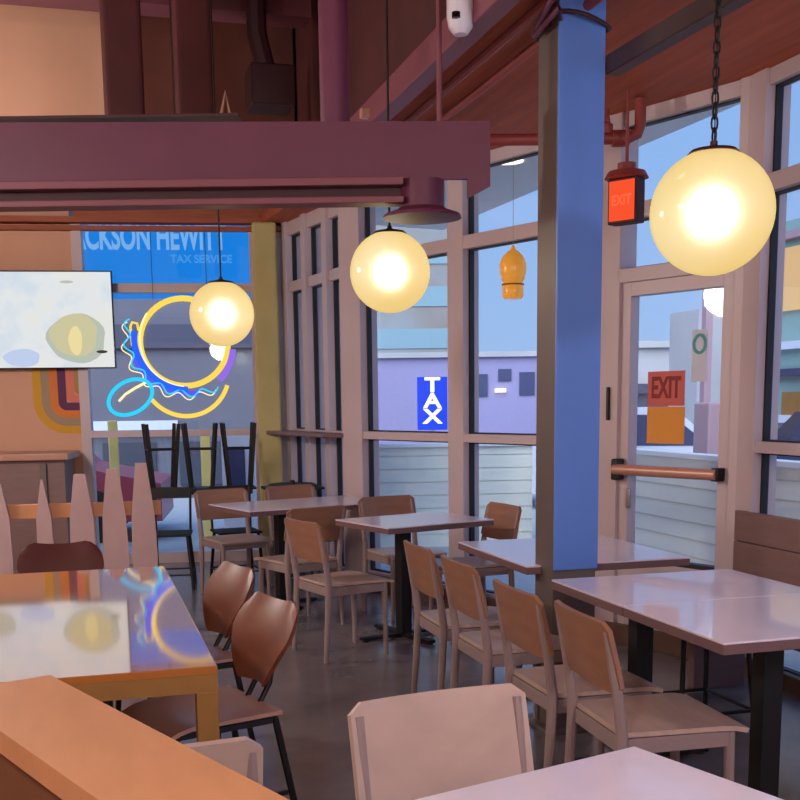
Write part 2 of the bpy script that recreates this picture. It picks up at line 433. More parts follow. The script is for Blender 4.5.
text_obj('print', 'OPEN', .03, 'teal', st, (3.355, -.019, 1.80), (R(90), 0, 0), .0005, sx=.6) if False else None

# low brown base along the glass
o = MB().box2((.1, -.10, 0), (LBC-.05, -.06, .12), bev=.004).build('baseboard_window', 'brown', mtx=mBC); tag(o, kind='structure')
o = MB().box2((.1, -.11, 0), (6.8, -.065, .09), bev=.004).build('baseboard_side', 'brown', mtx=wallmat(K2, tD)); tag(o, kind='structure')

# ------------------------------------------------------------------ blue column and overhead steel
cl = empty('column', (1.992, 4.47, 0), label='square steel column with a blue front, standing between the pale tables', cat='column')
MB().box((.105, .105, 1.575), (.21, .20, 3.15), bev=.006).build('shaft', 'steel', cl)
MB().box((.107, -.001, 1.945), (.212, .016, 2.40), bev=.005).build('front_panel', 'blue', cl)
MB().box((.105, .1, .01), (.30, .30, .02), bev=.004).build('base_plate', 'steel', cl)
b = MB(); b.tube([(.105+.16*math.cos(a), .1+.16*math.sin(a), 3.06+.02*math.sin(a*2)) for a in [2*math.pi*i/24 for i in range(24)]], .009, 6, closed=True)
b.build('wire_wrap', 'plum_dark', cl)

sr = MB(); L0 = Vector((2.215, 4.47, 2.86)); L1 = Vector((2.32, 1.36, 2.86))
d = (L1-L0); a = math.atan2(d.y, d.x)
mm = Matrix.Translation((L0+L1)/2) @ Matrix.Rotation(a, 4, 'Z')
sr.box((0, 0, .03), (d.length, .010, .07), mtx=mm).box((0, .03, .066), (d.length, .06, .008), mtx=mm).box((0, .03, -.006), (d.length, .06, .008), mtx=mm)
o = sr.build('steel_channel', 'channel'); tag(o, 'dark steel channel running from the blue column towards the right globe chain', 'beam')

# plum beam, facing roughly the viewer, parallel to the back wall
bd = Vector((1.79+.262, 4.73-5.33, 0)).normalized()
E1 = Vector((1.79, 4.73, 0)); E0 = E1 - bd*4.2
ang = math.atan2(bd.y, bd.x)
bm_ = empty('beam', (E1.x, E1.y, 2.36), ang, label='long plum painted steel beam across the upper left', cat='beam')
W = 4.2
MB().prism([(-W, 2.742-2.36), (0, 2.70-2.36), (.0, 2.43-2.36), (-.10, 2.36-2.36+.02), (-.10, 2.36-2.36+.10), (-W, .10)], -.015, .015,
           mtx=Matrix(((1, 0, 0, 0), (0, 0, -1, 0), (0, 1, 0, 0), (0, 0, 0, 1)))).build('web', 'plum', bm_)
MB().box((-W/2-.19, -.035, .085), (W-.38, .10, .035), bev=.006).build('flange', 'plum_light', bm_)
MB().box((-W/2-.19, .02, .045), (W-.38, .05, .05)).build('recess_web', 'plum_dark', bm_)
MB().box((-W/2-.19, -.02, .008), (W-.38, .12, .028), bev=.006).build('lower_flange', 'plum_light', bm_)
mt_ = MB(); mt_.box((-W/2-.55, .05, .385), (W-1.1, .10, .012)); mt_.build('top_flange', 'plum_dark', bm_)
MB().tube([(-.68, .07, .345), (-.68, .07, 2.2)], .065, 18).build('hanger_post', 'plum', bm_, smooth=True)
b = MB(); b.lathe([(0, .12), (.10, .12), (.10, .005), (.115, -.005), (.17, -.025), (.175, -.04), (0, -.05)], c=(-.30, .02, -.02), n=28); b.build('stub_flange', 'plum', bm_, smooth=True)
b = MB()
for q in (-.30,): b.tube([(-.22, .02, .3), (-.22, .02, 1.5)], .012, 8)
b.build('hanger_rod', 'plum_light', bm_)

# ducts and dark joists up in the high ceiling
peach_bulk = MB().prism([(-3.2, 9.2), (.55, 9.2), (.55, 9.35), (-3.2, 9.35)], 3.36, ZT).build('wall_bulkhead', 'peach'); tag(peach_bulk, 'peach bulkhead in the roof space', kind='structure')
def duct(name, boxes, m, label, cat):
    b = MB()
    for a_, c_ in boxes: b.box2(a_, c_, bev=.02)
    return tag(b.build(name, m), label, cat)
duct('joist', [((-.55, 6.3, 3.0), (-.22, 8.6, 4.5))], 'plum_dark', 'dark hanging duct left of the middle above the plum beam, next to the peach bulkhead', 'duct') if False else None
for i, (x0, x1, y0, lab) in enumerate(((.26, .50, 7.4, 'dark square duct drop above the beam, the left one of the pair'), (.69, .92, 7.3, 'dark square duct drop above the beam, the right one of the pair'))):
    b = MB(); b.box2((x0, y0, 3.0), (x1, y0+.3, ZT), bev=.03); o = b.build('duct', 'ceil_dark'); tag(o, lab, 'duct', 'dark duct drops above the beam')
b = MB(); b.tube([(1.28, 7.8, ZT-.02), (1.28, 7.8, 3.95), (1.34, 7.8, 3.7)], .07, 10); b.box((1.36, 7.8, 3.60), (.30, .3, .26), bev=.02)
o = b.build('air_vent', 'plum_dark', smooth=True); tag(o, 'dark box vent hanging in the roof space left of the beam post', 'vent')
b = MB(); b.tube([(1.03, 8.2, 3.28), (1.11, 8.2, 3.66), (1.19, 8.2, 3.28)], .026, 8)
o = b.build('hanger_bracket', 'seatpale'); tag(o, 'pale upside down V bracket above the plum beam', 'bracket')
b = MB(); b.box2((XL, 8.0, 4.15), (1.7, 8.25, ZT)); o = b.build('joist', 'plum_light'); tag(o, 'horizontal plum joist crossing the roof space behind the beam', 'joist')
b = MB(); b.box2((XL, 5.6, 3.72), (1.7, 5.85, 3.95)); o = b.build('joist', 'ceil_dark'); tag(o, 'dark joist along the top edge of the roof space', 'joist')
for x in (-1.8, .9): MB().box2((x, 5.68, 3.95), (x+.06, 5.76, ZT)).build('hanger', 'ceil_dark', o)
b = MB(); b.box2((.56, 9.2, 3.3), (XS+.1, 9.34, ZT)); o = b.build('wall_bulkhead', 'dimbulk'); tag(o, kind='structure')
# long light edge of the ceiling step and pipes along it
b = MB(); b.box2((1.66, 2.0, 3.05), (1.76, 9.0, 3.19), bev=.01); o = b.build('trim_4', 'plum_light'); tag(o, 'long red brown edge beam of the low ceiling', kind='structure')
for i, (x, z, lab) in enumerate(((1.93, 3.11, 'thin conduit on the rust ceiling nearest the long edge beam'), (2.12, 3.115, 'thin conduit on the rust ceiling farther from the edge beam'))):
    b = MB(); b.tube([(x, 3.4, z), (x, 8.6, z)], .022, 8); o = b.build('conduit', 'pipe', smooth=True); tag(o, lab, 'pipe', 'conduits on the rust ceiling')
b = MB(); b.tube([(1.86, 4.2, 3.06), (1.95, 4.6, 3.05), (2.02, 4.5, 3.06), (1.92, 4.3, 3.04), (1.95, 4.62, 3.03)], .012, 8)
o = b.build('cable_coil', 'plum', smooth=True); tag(o, 'loose coil of plum cable at the ceiling beside the column', 'cable')
# white junction pieces at the beam's back
b = MB(); b.box((1.53, 5.9, 3.0), (.05, .05, .05), bev=.01).box((1.6, 5.9, 2.93), (.06, .05, .06), bev=.01); o = b.build('junction_box', 'seatpale'); tag(o, 'small pale junction box behind the top of the plum beam', 'box')

# red pipe with elbow in front of window transom
b = MB(); off = -.22
def wp(s, y, z):
    v = mBC @ Vector((s, y, z)); return (v.x, v.y, v.z)
b.tube([(1.95, 6.11, 2.93), (2.92, 5.835, 2.93), (3.02, 5.807, 2.935), (3.065, 5.794, 2.955), (3.08, 5.79, 3.0), (3.08, 5.79, 3.14)], .032, 12)
o = b.build('sprinkler_pipe', 'pipe', smooth=True)
b = MB(); b.lathe([(0, 0), (.035, 0), (.035, .05), (.02, .06), (.012, .13), (0, .13)], c=(2.90, 5.84, 2.955), n=12); b.build('sprinkler_head', 'pipe', o)
b = MB(); b.tube([(2.93, 5.832, 2.93), (3.02, 5.807, 2.932)], .045, 14); b.build('coupling', 'pipe', o, smooth=True)
tag(o, 'red brown sprinkler pipe with an upward elbow below the ceiling', 'pipe')

# hanging exit sign
ex = empty('exit_sign', (2.935, 5.66, 2.445), R(-90+35), label='lit red exit sign box hanging on a rod right of the blue column', cat='sign')
ex.rotation_euler.z = R(-58); ex.location = (2.935, 5.66, 2.445)
MB().box((0, 0, .12), (.18, .09, .24), bev=.008).build('housing', 'plum_dark', ex)
MB().box((0, -.048, .12), (.155, .004, .21)).build('light_face', 'exitglow', ex)
text_obj('word', 'EXIT', .075, 'exitword', ex, (0, -.052, .12), (R(90), 0, 0), .001, sx=.8)
b = MB(); b.lathe([(0, 0), (.12, 0), (.10, .035), (.05, .045), (.05, .08), (.01, .085), (.006, .5), (.006, .71), (0, .71)], c=(0, 0, .24), n=20); b.build('canopy_and_rod', 'pipe', ex, smooth=True)

# security camera
sc = empty('security_camera', (1.62, 4.63, 3.11), label='white dome security camera hanging at the top centre', cat='camera')
b = MB(); b.lathe([(0, -.10), (.03, -.095), (.05, -.07), (.058, -.03), (.058, .09), (.045, .12), (0, .12)], n=24); b.build('body', 'white', sc, smooth=True)
b = MB(); b.lathe([(0, -.02), (.018, -.016), (.018, .006), (0, .012)], c=(-.035, -.045, -.03), n=14); b.build('lens', 'lens', sc, smooth=True)
MB().tube([(0, 0, .11), (0, 0, 1.5)], .012, 8).build('stem', 'plum', sc)

# ------------------------------------------------------------------ globe pendants
def globe(x, y, z, D, topz, label, chain=True, link=.03):
    g = empty('globe_pendant', (x, y, z), label=label, cat='lamp', group='round globe pendants')
    r = D/2
    b = MB(); b.lathe([(0 if i in (0, 24) else r*math.sin(math.pi*i/24), -r*math.cos(math.pi*i/24)) for i in range(25)], n=48); b.build('glass_globe', 'opal', g, smooth=True)
    b = MB(); q = r*.3
    b.lathe([(0 if i in (0, 12) else q*math.sin(math.pi*i/12), -q*math.cos(math.pi*i/12)) for i in range(13)], n=20); b.build('bulb', 'bulb', g, smooth=True)
    b = MB(); b.lathe([(0, r*.92), (r*.42, r*.93), (r*.36, r*.985), (r*.12, r*1.03), (.012, r*1.06), (.012, r*1.12), (0, r*1.12)], n=28); b.build('cap', 'plum_dark', g, smooth=True)
    b = MB(); zz = r*1.1; k = 0; top = topz-z
    if chain:
        while zz < top:
            pts = []
            for i in range(12):
                a = 2*math.pi*i/12; u = .011*math.cos(a); v = link*.62*math.sin(a)
                pts.append((u if k % 2 else 0, 0 if k % 2 else u, zz+link*.5+v))
            b.tube(pts, .0035, 5, closed=True); zz += link*.92; k += 1
        b.tube([(.004, .004, r*1.1), (.004, .004, top)], .0022, 5)
    else: b.tube([(0, 0, r*1.1), (0, 0, top)], .006, 6)
    b.build('chain' if chain else 'cord', 'black', g)
    pl = bpy.data.lights.new('globe_light', 'POINT'); pl.energy = 14; pl.color = (1., .78, .45); pl.shadow_soft_size = r
    return g
globe(2.028, 3.311, 2.098, .40, ZC, 'largest glowing yellow globe pendant, on a chain right of the blue column', True, .042)
globe(1.531, 5.453, 2.139, .40, ZT, 'middle glowing yellow globe pendant, just under the end of the plum beam', False)
globe(.89, 7.07, 2.053, .40, ZT, 'smallest glowing yellow globe pendant, in front of the neon sign', False)

# ------------------------------------------------------------------ television, mural, neon
tv = empty('television', (0, 0, 0), label='bright wall television with a pale picture at the left edge', cat='television')
tv.matrix_world = mB
x0, x1, z0, z1 = 1.58, 3.30, 1.83, 2.70
MB().box2((x0, .08, z0), (x1, .13, z1), bev=.006).build('body', 'lens', tv)
MB().box2((x0+.012, .131, z0+.012), (x1-.012, .134, z1-.012)).build('screen', 'screen', tv)
MB().box2((x0+.6, .0, z0+.25), (x0+1.1, .08, z1-.25)).build('wall_mount', 'black', tv)
def disc(cx, cz, rx, rz_, y, th=.002, n=28, wob=0):
    return [(cx+rx*(1+wob*math.sin(5*a+1))*math.cos(a), cz+rz_*(1+wob*math.cos(3*a))*math.sin(a)) for a in [2*math.pi*i/n for i in range(n)]]
XZ = lambda y: Matrix(((1, 0, 0, 0), (0, 0, -1, y), (0, 1, 0, 0), (0, 0, 0, 1)))
scr = [o for o in tv.children if o.name.startswith('screen')][0]
def pic(cx, cz, rx, rz_, y, m, wob=.06):
    MB().prism(disc(cx, cz, rx, rz_, y, wob=wob), -.001, .001, mtx=XZ(y)).build('picture_shape', m, scr)
pic(x0+.34, 2.10, .26, .22, .1355, 'pic_bag2'); pic(x0+.36, 2.13, .21, .19, .1375, 'pic_bag'); pic(x0+.35, 2.08, .06, .13, .1395, 'pic_gold')
pic(x0+.83, 1.93, .16, .08, .1355, 'pic_blue'); pic(x0+.12, 1.98, .05, .014, .1395, 'pic_dark', 0); pic(x0+.40, 2.60, .06, .012, .1355, 'pic_bag2', 0)
pic(x0+1.25, 2.02, .22, .13, .1355, 'pic_bag2')

mu = empty('mural', (0, 0, 0), label='rounded corner of nested colour stripes painted on the peach wall below the television', cat='mural'); mu.matrix_world = mB
# concentric rounded corner; wall edge at local x=1.90, outer edge x=2.36, bottom z 1.25
for i, m in enumerate(('bandy', 'bandg', 'bando', 'bandp', 'bandr', 'bandl')):
    w = .075; xo = 2.36-i*w; zo = 1.24+i*w*.95; rad = max(.30-i*w, .05)
    def path(xo, zo, rad):
        p = [(xo, 1.95)]
        for k in range(9):
            a = math.pi/2*k/8
            p.append((xo-rad+rad*math.cos(a), zo+rad-rad*math.sin(a)))
        p.append((1.905, zo)); return p
    A = path(xo, zo, rad); B = path(xo-w, zo+w*.95, max(rad-w, .012))
    b = MB()
    for k in range(len(A)-1):
        va = [b.bm.verts.new((p[0], .003, p[1])) for p in (A[k], A[k+1], B[k+1], B[k])]
        b.bm.faces.new(va)
    nm = {'bandy': 'yellow_stripe', 'bandg': 'grey_stripe', 'bando': 'orange_stripe', 'bandp': 'purple_stripe', 'bandr': 'pink_stripe', 'bandl': 'olive_stripe'}[m]
    b.build(nm, m, mu)

ne = empty('neon_sign', (0, 0, 0), label='neon burger sign of yellow, blue and cyan tubes hanging in the back window', cat='sign'); ne.matrix_world = mB
# sign plane coordinates: u to the right of the picture = -local x ; px -> local (s= distance left of K0)
def nx(px): return 1.872 - (px-78)*(1.872-.30)/(255-78)-.005
def nz(py): return 1.27 + (430-py)*(2.56-1.27)/(430-287)
def neon(name, pts, r, m, closed=False, y=.07):
    b = MB(); b.tube([(nx(a), y, nz(c)) for a, c in pts], r, 8, closed=closed); return b.build(name, m, ne, smooth=True)
def arc(cx, cy, rx, ry, a0, a1, n=36): return [(cx+rx*math.cos(R(a)), cy+ry*math.sin(R(a))) for a in [a0+(a1-a0)*i/n for i in range(n+1)]]
neon('bun_ring', arc(180, 342, 45, 44, 0, 360, 48)[:-1], .026, 'neon_y', True)
neon('inner_tube', arc(182, 340, 47, 47, 95, 215), .009, 'neon_w', y=.10)
neon('lettuce_tube', arc(184, 338, 55, 52, 92, 188), .030, 'neon_b', y=.09)
neon('tomato_tube', arc(183, 339, 58, 55, 78, 160), .026, 'neon_v', y=.06)
neon('end_tube', arc(178, 345, 52, 50, 5, 45), .030, 'neon_m', y=.08)
neon('lower_bun_tube', arc(180, 372, 45, 45, 18, 142), .020, 'neon_y', y=.10)
wav = []
for i in range(90):
    t = i/89; a = R(200-138*t); rr = 1+.06*math.sin(t*6.5*2*math.pi)
    wav.append((184+62*rr*math.cos(a), 338+56*rr*math.sin(a)))
neon('wavy_tube', wav, .007, 'neon_c', y=.11)
neon('wavy_edge_tube', [(a-2.5, c+3) for a, c in wav], .005, 'neon_w', y=.105)
neon('hook_tube', [(134, 330), (133, 323), (128, 322), (126, 326), (127, 345)], .012, 'neon_y', y=.09)
el = []
for i in range(40):
    a = 2*math.pi*i/40; u = 24*math.cos(a); v = 16*math.sin(a)
    el.append((123+u*math.cos(R(-28))-v*math.sin(R(-28)), 397+u*math.sin(R(-28))+v*math.cos(R(-28))))
neon('olive_ring', el, .017, 'neon_c', True, y=.12)
neon('olive_highlight', [(111, 401), (118, 394), (128, 388), (140, 382)], .012, 'neon_w', y=.12)
for px in (150, 205): MB().tube([(nx(px), .065, nz(300)), (nx(px), .065, 3.05)], .003, 5).build('hanging_wire', 'black', ne)

# blue banner of the neighbour, outside beyond the back window
mS = wallmat(K0+Vector((.3, 2.55)), tb)
ba = empty('banner', (0, 0, 0), label='bright blue tax service banner above the neighbouring shop, seen through the back window', cat='sign'); ba.matrix_world = mS
MB().box2((.18, -.06, 2.70), (2.95, 0, 3.85)).build('panel', 'bannerblue', ba)
o = text_obj('heading', 'JACKSON HEWITT', .40, 'bannertext', ba, (1.395, .008, 3.37), (R(90), 0, R(180)), .003, sx=.53)
o = text_obj('subheading', 'TAX SERVICE', .125, 'bannertext2', ba, (.80, .008, 3.135), (R(90), 0, R(180)), .003, sx=.95)
MB().box2((.10, -.07, 2.76), (.18, .01, 3.9)).build('edge_frame', 'paper', ba)

# ------------------------------------------------------------------ birch chairs
def birch_chair():
    c = empty('dining_chair', (0, 0, 0), cat='chair', group='birch dining chairs')
    def seat(u, v):
        x = (u-.5)*.43*(1-.08*(1-v)); y = -.20+v*.43
        cr = 1-.10*max(0, (v-.85)/.15)**2*0
        return (x, y, .450-.014*math.sin(math.pi*u)*math.sin(math.pi*min(1, v*1.1))-.012*max(0, (v-.8)/.2)**2)
    b = MB(); b.slab(seat, 10, 10, .016); b.build('seat', 'birch', c, smooth=True)
    b = MB()
    b.box2((-.185, .165, .385), (.185, .187, .437), bev=.003).box2((-.185, -.205, .385), (.185, -.185, .437), bev=.003)
    for s in (-1, 1): b.box2((s*.190-.010, -.19, .385), (s*.190+.010, .17, .437), bev=.003)
    b.build('seat_frame', 'birchleg', c)
    for s in (-1, 1):
        MB().tube([(s*.185, .178, .437), (s*.190, .185, 0)], [.019, .014], 10).build('leg', 'birchleg', c, smooth=True)
    for s in (-1, 1):
        pts = [(s*.205, -.235, 0), (s*.203, -.215, .25), (s*.203, -.205, .45), (s*.205, -.222, .58), (s*.205, -.262, .79)]
        MB().tube(pts, [.014, .018, .020, .018, .013], 10).build('leg', 'birchleg', c, smooth=True)
    def bk(u, v):
        x = (u-.5)*.455; z = .585+v*.235
        k = max(0, abs(u-.5)*2-.86)/.14; z -= (v-.5)*.05*k*k
        return (x, -.205-.075*((z-.5)/.32)**1.1 - .022*(1-(2*(u-.5))**2)+.012, z)
    b = MB(); b.slab(bk, 14, 6, .016); b.build('backrest', 'birchshade', c, smooth=True)
    return c
proto = birch_chair()
spots = [
 (1.80, 3.21, -93, 'birch chair at the near right table, nearest of the row beside the column'),
 (1.775, 3.72, -90, 'birch chair directly in front of the blue column, second of the row'),
 (1.80, 4.44, -90, 'birch chair third in the row beside the column, its seat behind the nearer backrest'),
 (1.79, 5.00, -90, 'birch chair farthest back in the row beside the black table post'),
 (1.47, 6.38, -74, 'birch chair standing alone in the aisle at the middle table, side view'),
 (1.13, 8.62, 196, 'birch chair behind the far table, in front of the upturned black stools'),
 (1.72, 8.78, 196, 'birch chair behind the far table, nearer the corner glazing'),
 (2.16, 7.42, 192, 'birch chair behind the middle table with its back against the window wall'),
 (2.40, 6.74, 97, 'birch chair at the window right of the middle table, left of the blue column'),
 (.81, 2.13, 187, 'birch chair in the foreground whose pale backrest rises above the near table'),
 (.10, 2.46, 0, 'pale chair low behind the wooden ledge, only its backrest corner showing'),
 (1.38, 7.34, 20, 'birch chair tucked under the near side of the far table'),
]
for i, (x, y, a, lab) in enumerate(spots):
    o = proto if i == 0 else copy_tree(proto)
    o.location = (x, y, 0); o.rotation_euler.z = R(a); o['label'] = lab
    if i in (9, 10):                       # these two face the light and keep the unshaded birch
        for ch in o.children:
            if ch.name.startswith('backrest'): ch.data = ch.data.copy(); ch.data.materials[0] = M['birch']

# ------------------------------------------------------------------ pale cafe tables
def cafe_table(x, y, w, d_, rz, posts, label, h=.75, foot=.32, ex=True):
    t = empty('cafe_table', (x, y, 0), rz, label, 'table', 'pale cafe tables')
    MB().box((0, 0, h-.004), (w, d_, .008), bev=.003).build('tabletop', 'table', t)
    MB().box((0, 0, h-.0245), (w, d_, .032), bev=.003).build('edge_band', 'tedge', t)
    for px, py in posts:
        b = MB(); b.box((px, py, (h-.04)/2+.01), (.075, .075, h-.06)); b.build('post', 'black', t)
        b = MB(); b.box((px, py, .018), (foot*2, .055, .02), bev=.004).box((px, py, .018), (.055, foot*2, .02), bev=.004)
        for sx, sy in ((1, 0), (-1, 0), (0, 1), (0, -1)): b.lathe([(0, 0), (.024, 0), (.024, .012), (0, .014)], c=(px+sx*(foot-.03), py+sy*(foot-.03), -.001), n=12)
        b.build('cross_foot', 'black', t)
        MB().box((px, py, h-.045), (.30, .30, .008)).build('mounting_plate', 'black', t)
    return t
cafe_table(2.30, 3.25, .85, .66, 0, [(-.02, 0.02)], 'nearest of the pale tables beside the column, pushed against the next one')
cafe_table(2.30, 3.905, .85, .64, 0, [(-.12, .10)], 'pale table touching the column and joined to the near table at a seam')
cafe_table(2.34, 5.08, .84, .95, 0, [(.0, .0)], 'pale table behind the blue column, in front of the door')
cafe_table(2.03, 6.74, .80, .64, R(17), [(-.10, -.02)], 'pale table in the middle with a black cross foot, left of the column')
cafe_table(1.58, 8.20, 1.2, .72, R(17), [(-.22, -.08)], 'farthest pale table, in front of the corner glazing', foot=.28)
# near table in the foreground (corner at 1.14,2.09)
a = R(16.5); cx, cy_ = 1.125, 2.085
w, d_ = .95, .8
ux = Vector((math.cos(a), math.sin(a))); uy = Vector((-math.sin(a), math.cos(a)))
c_ = Vector((cx, cy_)) - ux*w/2 - uy*d_/2
# right edge direction is a little steeper than the left one: rotate about the far corner
cafe_table(c_.x, c_.y, w, d_, a, [(0, -.1)], 'pale table in the foreground, its far corner pointing at the blue column')

# ------------------------------------------------------------------ glossy wooden table, left
t = empty('wood_table', (-.42, 4.17, 0), label='glossy orange wood table at the left mirroring the television and neon', cat='table')
W, D_ = 1.53, 2.08
MB().box((0, 0, .738), (W, D_, .024), bev=.003).build('tabletop', 'orangewood', t)
b = MB(); b.box((0, -D_/2+.02, .70), (W, .035, .055)).box((0, D_/2-.02, .70), (W, .035, .055)).box((W/2-.02, 0, .70), (.035, D_-.075, .055)).box((-W/2+.02, 0, .70), (.035, D_-.075, .055)); b.build('apron', 'tanedge', t)
for sx in (-1, 1):
    for sy in (-1, 1): MB().box((sx*(W/2-.032), sy*(D_/2-.032), .337), (.062, .062, .672), bev=.003).build('leg', 'tanedge', t)

# ------------------------------------------------------------------ dark plywood chairs
def ply_chair(back_m='walnut'):
    c = empty('plywood_chair', (0, 0, 0), cat='chair', group='dark plywood chairs')
    def seat(u, v): return ((u-.5)*.42, -.20+v*.42, .452-.02*math.sin(math.pi*u)*math.sin(math.pi*v)-.03*max(0, (v-.75)/.25)**2)
    b = MB(); b.slab(seat, 10, 10, .014); b.build('seat', 'seatpale', c, smooth=True)
    def bk(u, v):
        # shield shaped back: narrow at the bottom, wide rounded shoulders, dip in the top edge
        w = .19+.23*min(1, max(1e-3, v)*1.5)**.8 if v < .67 else .42-.07*((v-.67)/.33)**3
        top = .30*v; k = (u-.5)*2
        z = .52+top*.93+.028*v*v*(abs(k)**2)-.045*v*max(0, abs(k)-.75)*4*abs(k)
        return ((u-.5)*w, -.215-.10*v*v+.03*k*k, z)
    b = MB(); b.slab(bk, 14, 12, .015); b.build('backrest', back_m, c, smooth=True)
    for s in (-1, 1):
        MB().tube([(s*.19, -.18, .43), (s*.21, -.26, 0)], .013, 8).build('leg', 'black', c, smooth=True)
        MB().tube([(s*.19, .18, .43), (s*.20, .22, 0)], .013, 8).build('leg', 'black', c, smooth=True)
    b = MB()
    for s in (-1, 1): b.box((s*.185, 0, .425), (.02, .38, .02))
    b.box((0, -.18, .425), (.36, .02, .02)).box((0, .18, .425), (.36, .02, .02))
    b.build('seat_frame', 'black', c)
    for s in (-1, 1): MB().box((s*.198, 0, .16), (.014, .43, .014)).build('stretcher', 'black', c)
    b = MB(); b.tube([(-.05, -.18, .43), (-.05, -.235, .52), (-.05, -.262, .68)], .010, 8); b.tube([(.05, -.18, .43), (.05, -.235, .52), (.05, -.262, .68)], .010, 8); b.build('back_support', 'black', c, smooth=True)
    return c
pc = ply_chair()
for i, (x, y, a, lab) in enumerate(((.36, 3.76, 108, 'dark plywood chair with a red brown back, nearest along the wood table'),
                                    (.34, 4.62, 106, 'dark plywood chair farther along the right side of the wood table'),
                                    (-.13, 5.52, 180, 'dark maroon backed plywood chair behind the far end of the wood table'))):
    o = pc if i == 0 else copy_tree(pc)
    o.location = (x, y, 0); o.rotation_euler.z = R(a); o['label'] = lab
    if i == 2:
        for ch in o.children:
            if ch.name.startswith('backrest'):
                ch.data = ch.data.copy(); ch.data.materials[0] = M['maroon']
                for v in ch.data.vertices: v.co.x *= 1.0

ls = empty('low_stool', (-.17, 3.62, 0), label='low maroon stool under the near end of the wood table', cat='stool')
MB().box((0, 0, .52), (.42, .40, .10), bev=.03).build('seat', 'maroon', ls, smooth=True)
for sx in (-1, 1):
    for sy in (-1, 1): MB().tube([(sx*.16, sy*.15, .48), (sx*.18, sy*.17, 0)], .014, 8).build('leg', 'black', ls, smooth=True)

# ------------------------------------------------------------------ foreground ledge (half wall with wood cap)
lg = empty('half_wall', (0, 0, 0), label='low partition in the lower left corner with a warm wood cap', cat='partition')
P1 = Vector((-.079, 2.117)); dirl = Vector((.366, -.931)).normalized(); nl = Vector((-dirl.y, dirl.x))  # nl points right/far
cap = [P1, P1+dirl*2.6, P1+dirl*2.6-nl*.19, P1-nl*.19]
cap = [(p.x, p.y) for p in cap]
MB().prism(cap, .962, 1.0).build('cap', 'ledge', lg)
Q = P1+dirl*.015-nl*.015
MB().prism([(p.x, p.y) for p in (Q, Q+dirl*2.5, Q+dirl*2.5-nl*.155, Q-nl*.155)], 0, .962).build('panel', 'ledge_side', lg)

# ------------------------------------------------------------------ bench by the side window
bn = empty('bench', (3.20, 3.6, 0), label='mauve brown wooden bench with a boarded back under the side window', cat='bench')
b = MB(); b.box((.10, 0, .835), (.035, 2.9, .155), bev=.004); b.build('backrest', 'bench', bn)
b = MB(); b.box((.098, 0, .668), (.035, 2.9, .17), bev=.004); b.build('backrest', 'bench', bn)
MB().box((-.10, 0, .44), (.40, 2.9, .04), bev=.006).build('seat', 'bench', bn)
for y in (-1.35, 0, 1.35): MB().box((-.06, y, .21), (.30, .06, .42), bev=.004).build('leg', 'bench', bn)

# black metal stool frame under the near tables
st = empty('metal_stool', (2.69, 4.42, 0), label='thin black metal stool under the joined tables', cat='stool')
MB().box((0, 0, .62), (.36, .36, .025), bev=.008).build('seat', 'black', st)
for sx in (-1, 1):
    for sy in (-1, 1): MB().tube([(sx*.15, sy*.15, .61), (sx*.19, sy*.21, 0)], .012, 8).build('leg', 'black', st, smooth=True)
b = MB(); q = [(-.185, -.2, .09), (.185, -.2, .09), (.185, .2, .09), (-.185, .2, .09)]
b.tube(q, .009, 6, closed=True); b.build('footrest', 'black', st)

# ------------------------------------------------------------------ picket divider
pk = empty('picket_divider', (0, 7.25, 0), R(-3), label='pale pink divider of pointed upright slats behind the wood table', cat='divider')
for i, x in enumerate((-1.28, -1.02, -.76, -.50, -.25, -.02, .18, .36)):
    h = (1.02+.02*(i % 3)) if i < 5 else 1.07+.03*(i-5)
    w0, w1 = (.10, .012) if i < 5 else (.16, .07)
    MB().prism([(x-w0/2*.8, .06), (x+w0/2*.8, .06), (x+w0/2, .55), (x+w0/2*.9, .80), (x+w1/2, h), (x-w1/2, h), (x-w0/2*.9, .80), (x-w0/2, .55)], -.02, .02,
               mtx=XZ(0)).build('slat', 'picket', pk)
MB().box((-.45, .04, .84), (1.85, .05, .09), bev=.005).build('rail', 'ledge', pk)
MB().box((-.45, .04, .30), (1.85, .04, .06), bev=.005).build('rail', 'picket', pk)
MB().box((-.45, .02, .03), (1.85, .12, .06), bev=.005).build('base', 'bench', pk)
# long counter behind the divider, along the back wall
ct = empty('counter', (0, 0, 0), label='long brown wooden counter along the peach wall below the striped mural', cat='counter'); ct.matrix_world = mB
MB().box2((1.95, .10, 1.03), (4.6, .75, 1.09), bev=.01).build('worktop', 'seatpale', ct)
MB().box2((2.0, .14, 0), (4.55, .68, 1.03)).build('front_panel', 'bench', ct)
for k in range(5): MB().box2((2.15+k*.5, .68, .12), (2.20+k*.5, .72, 1.0)).build('upright', 'steel', ct)

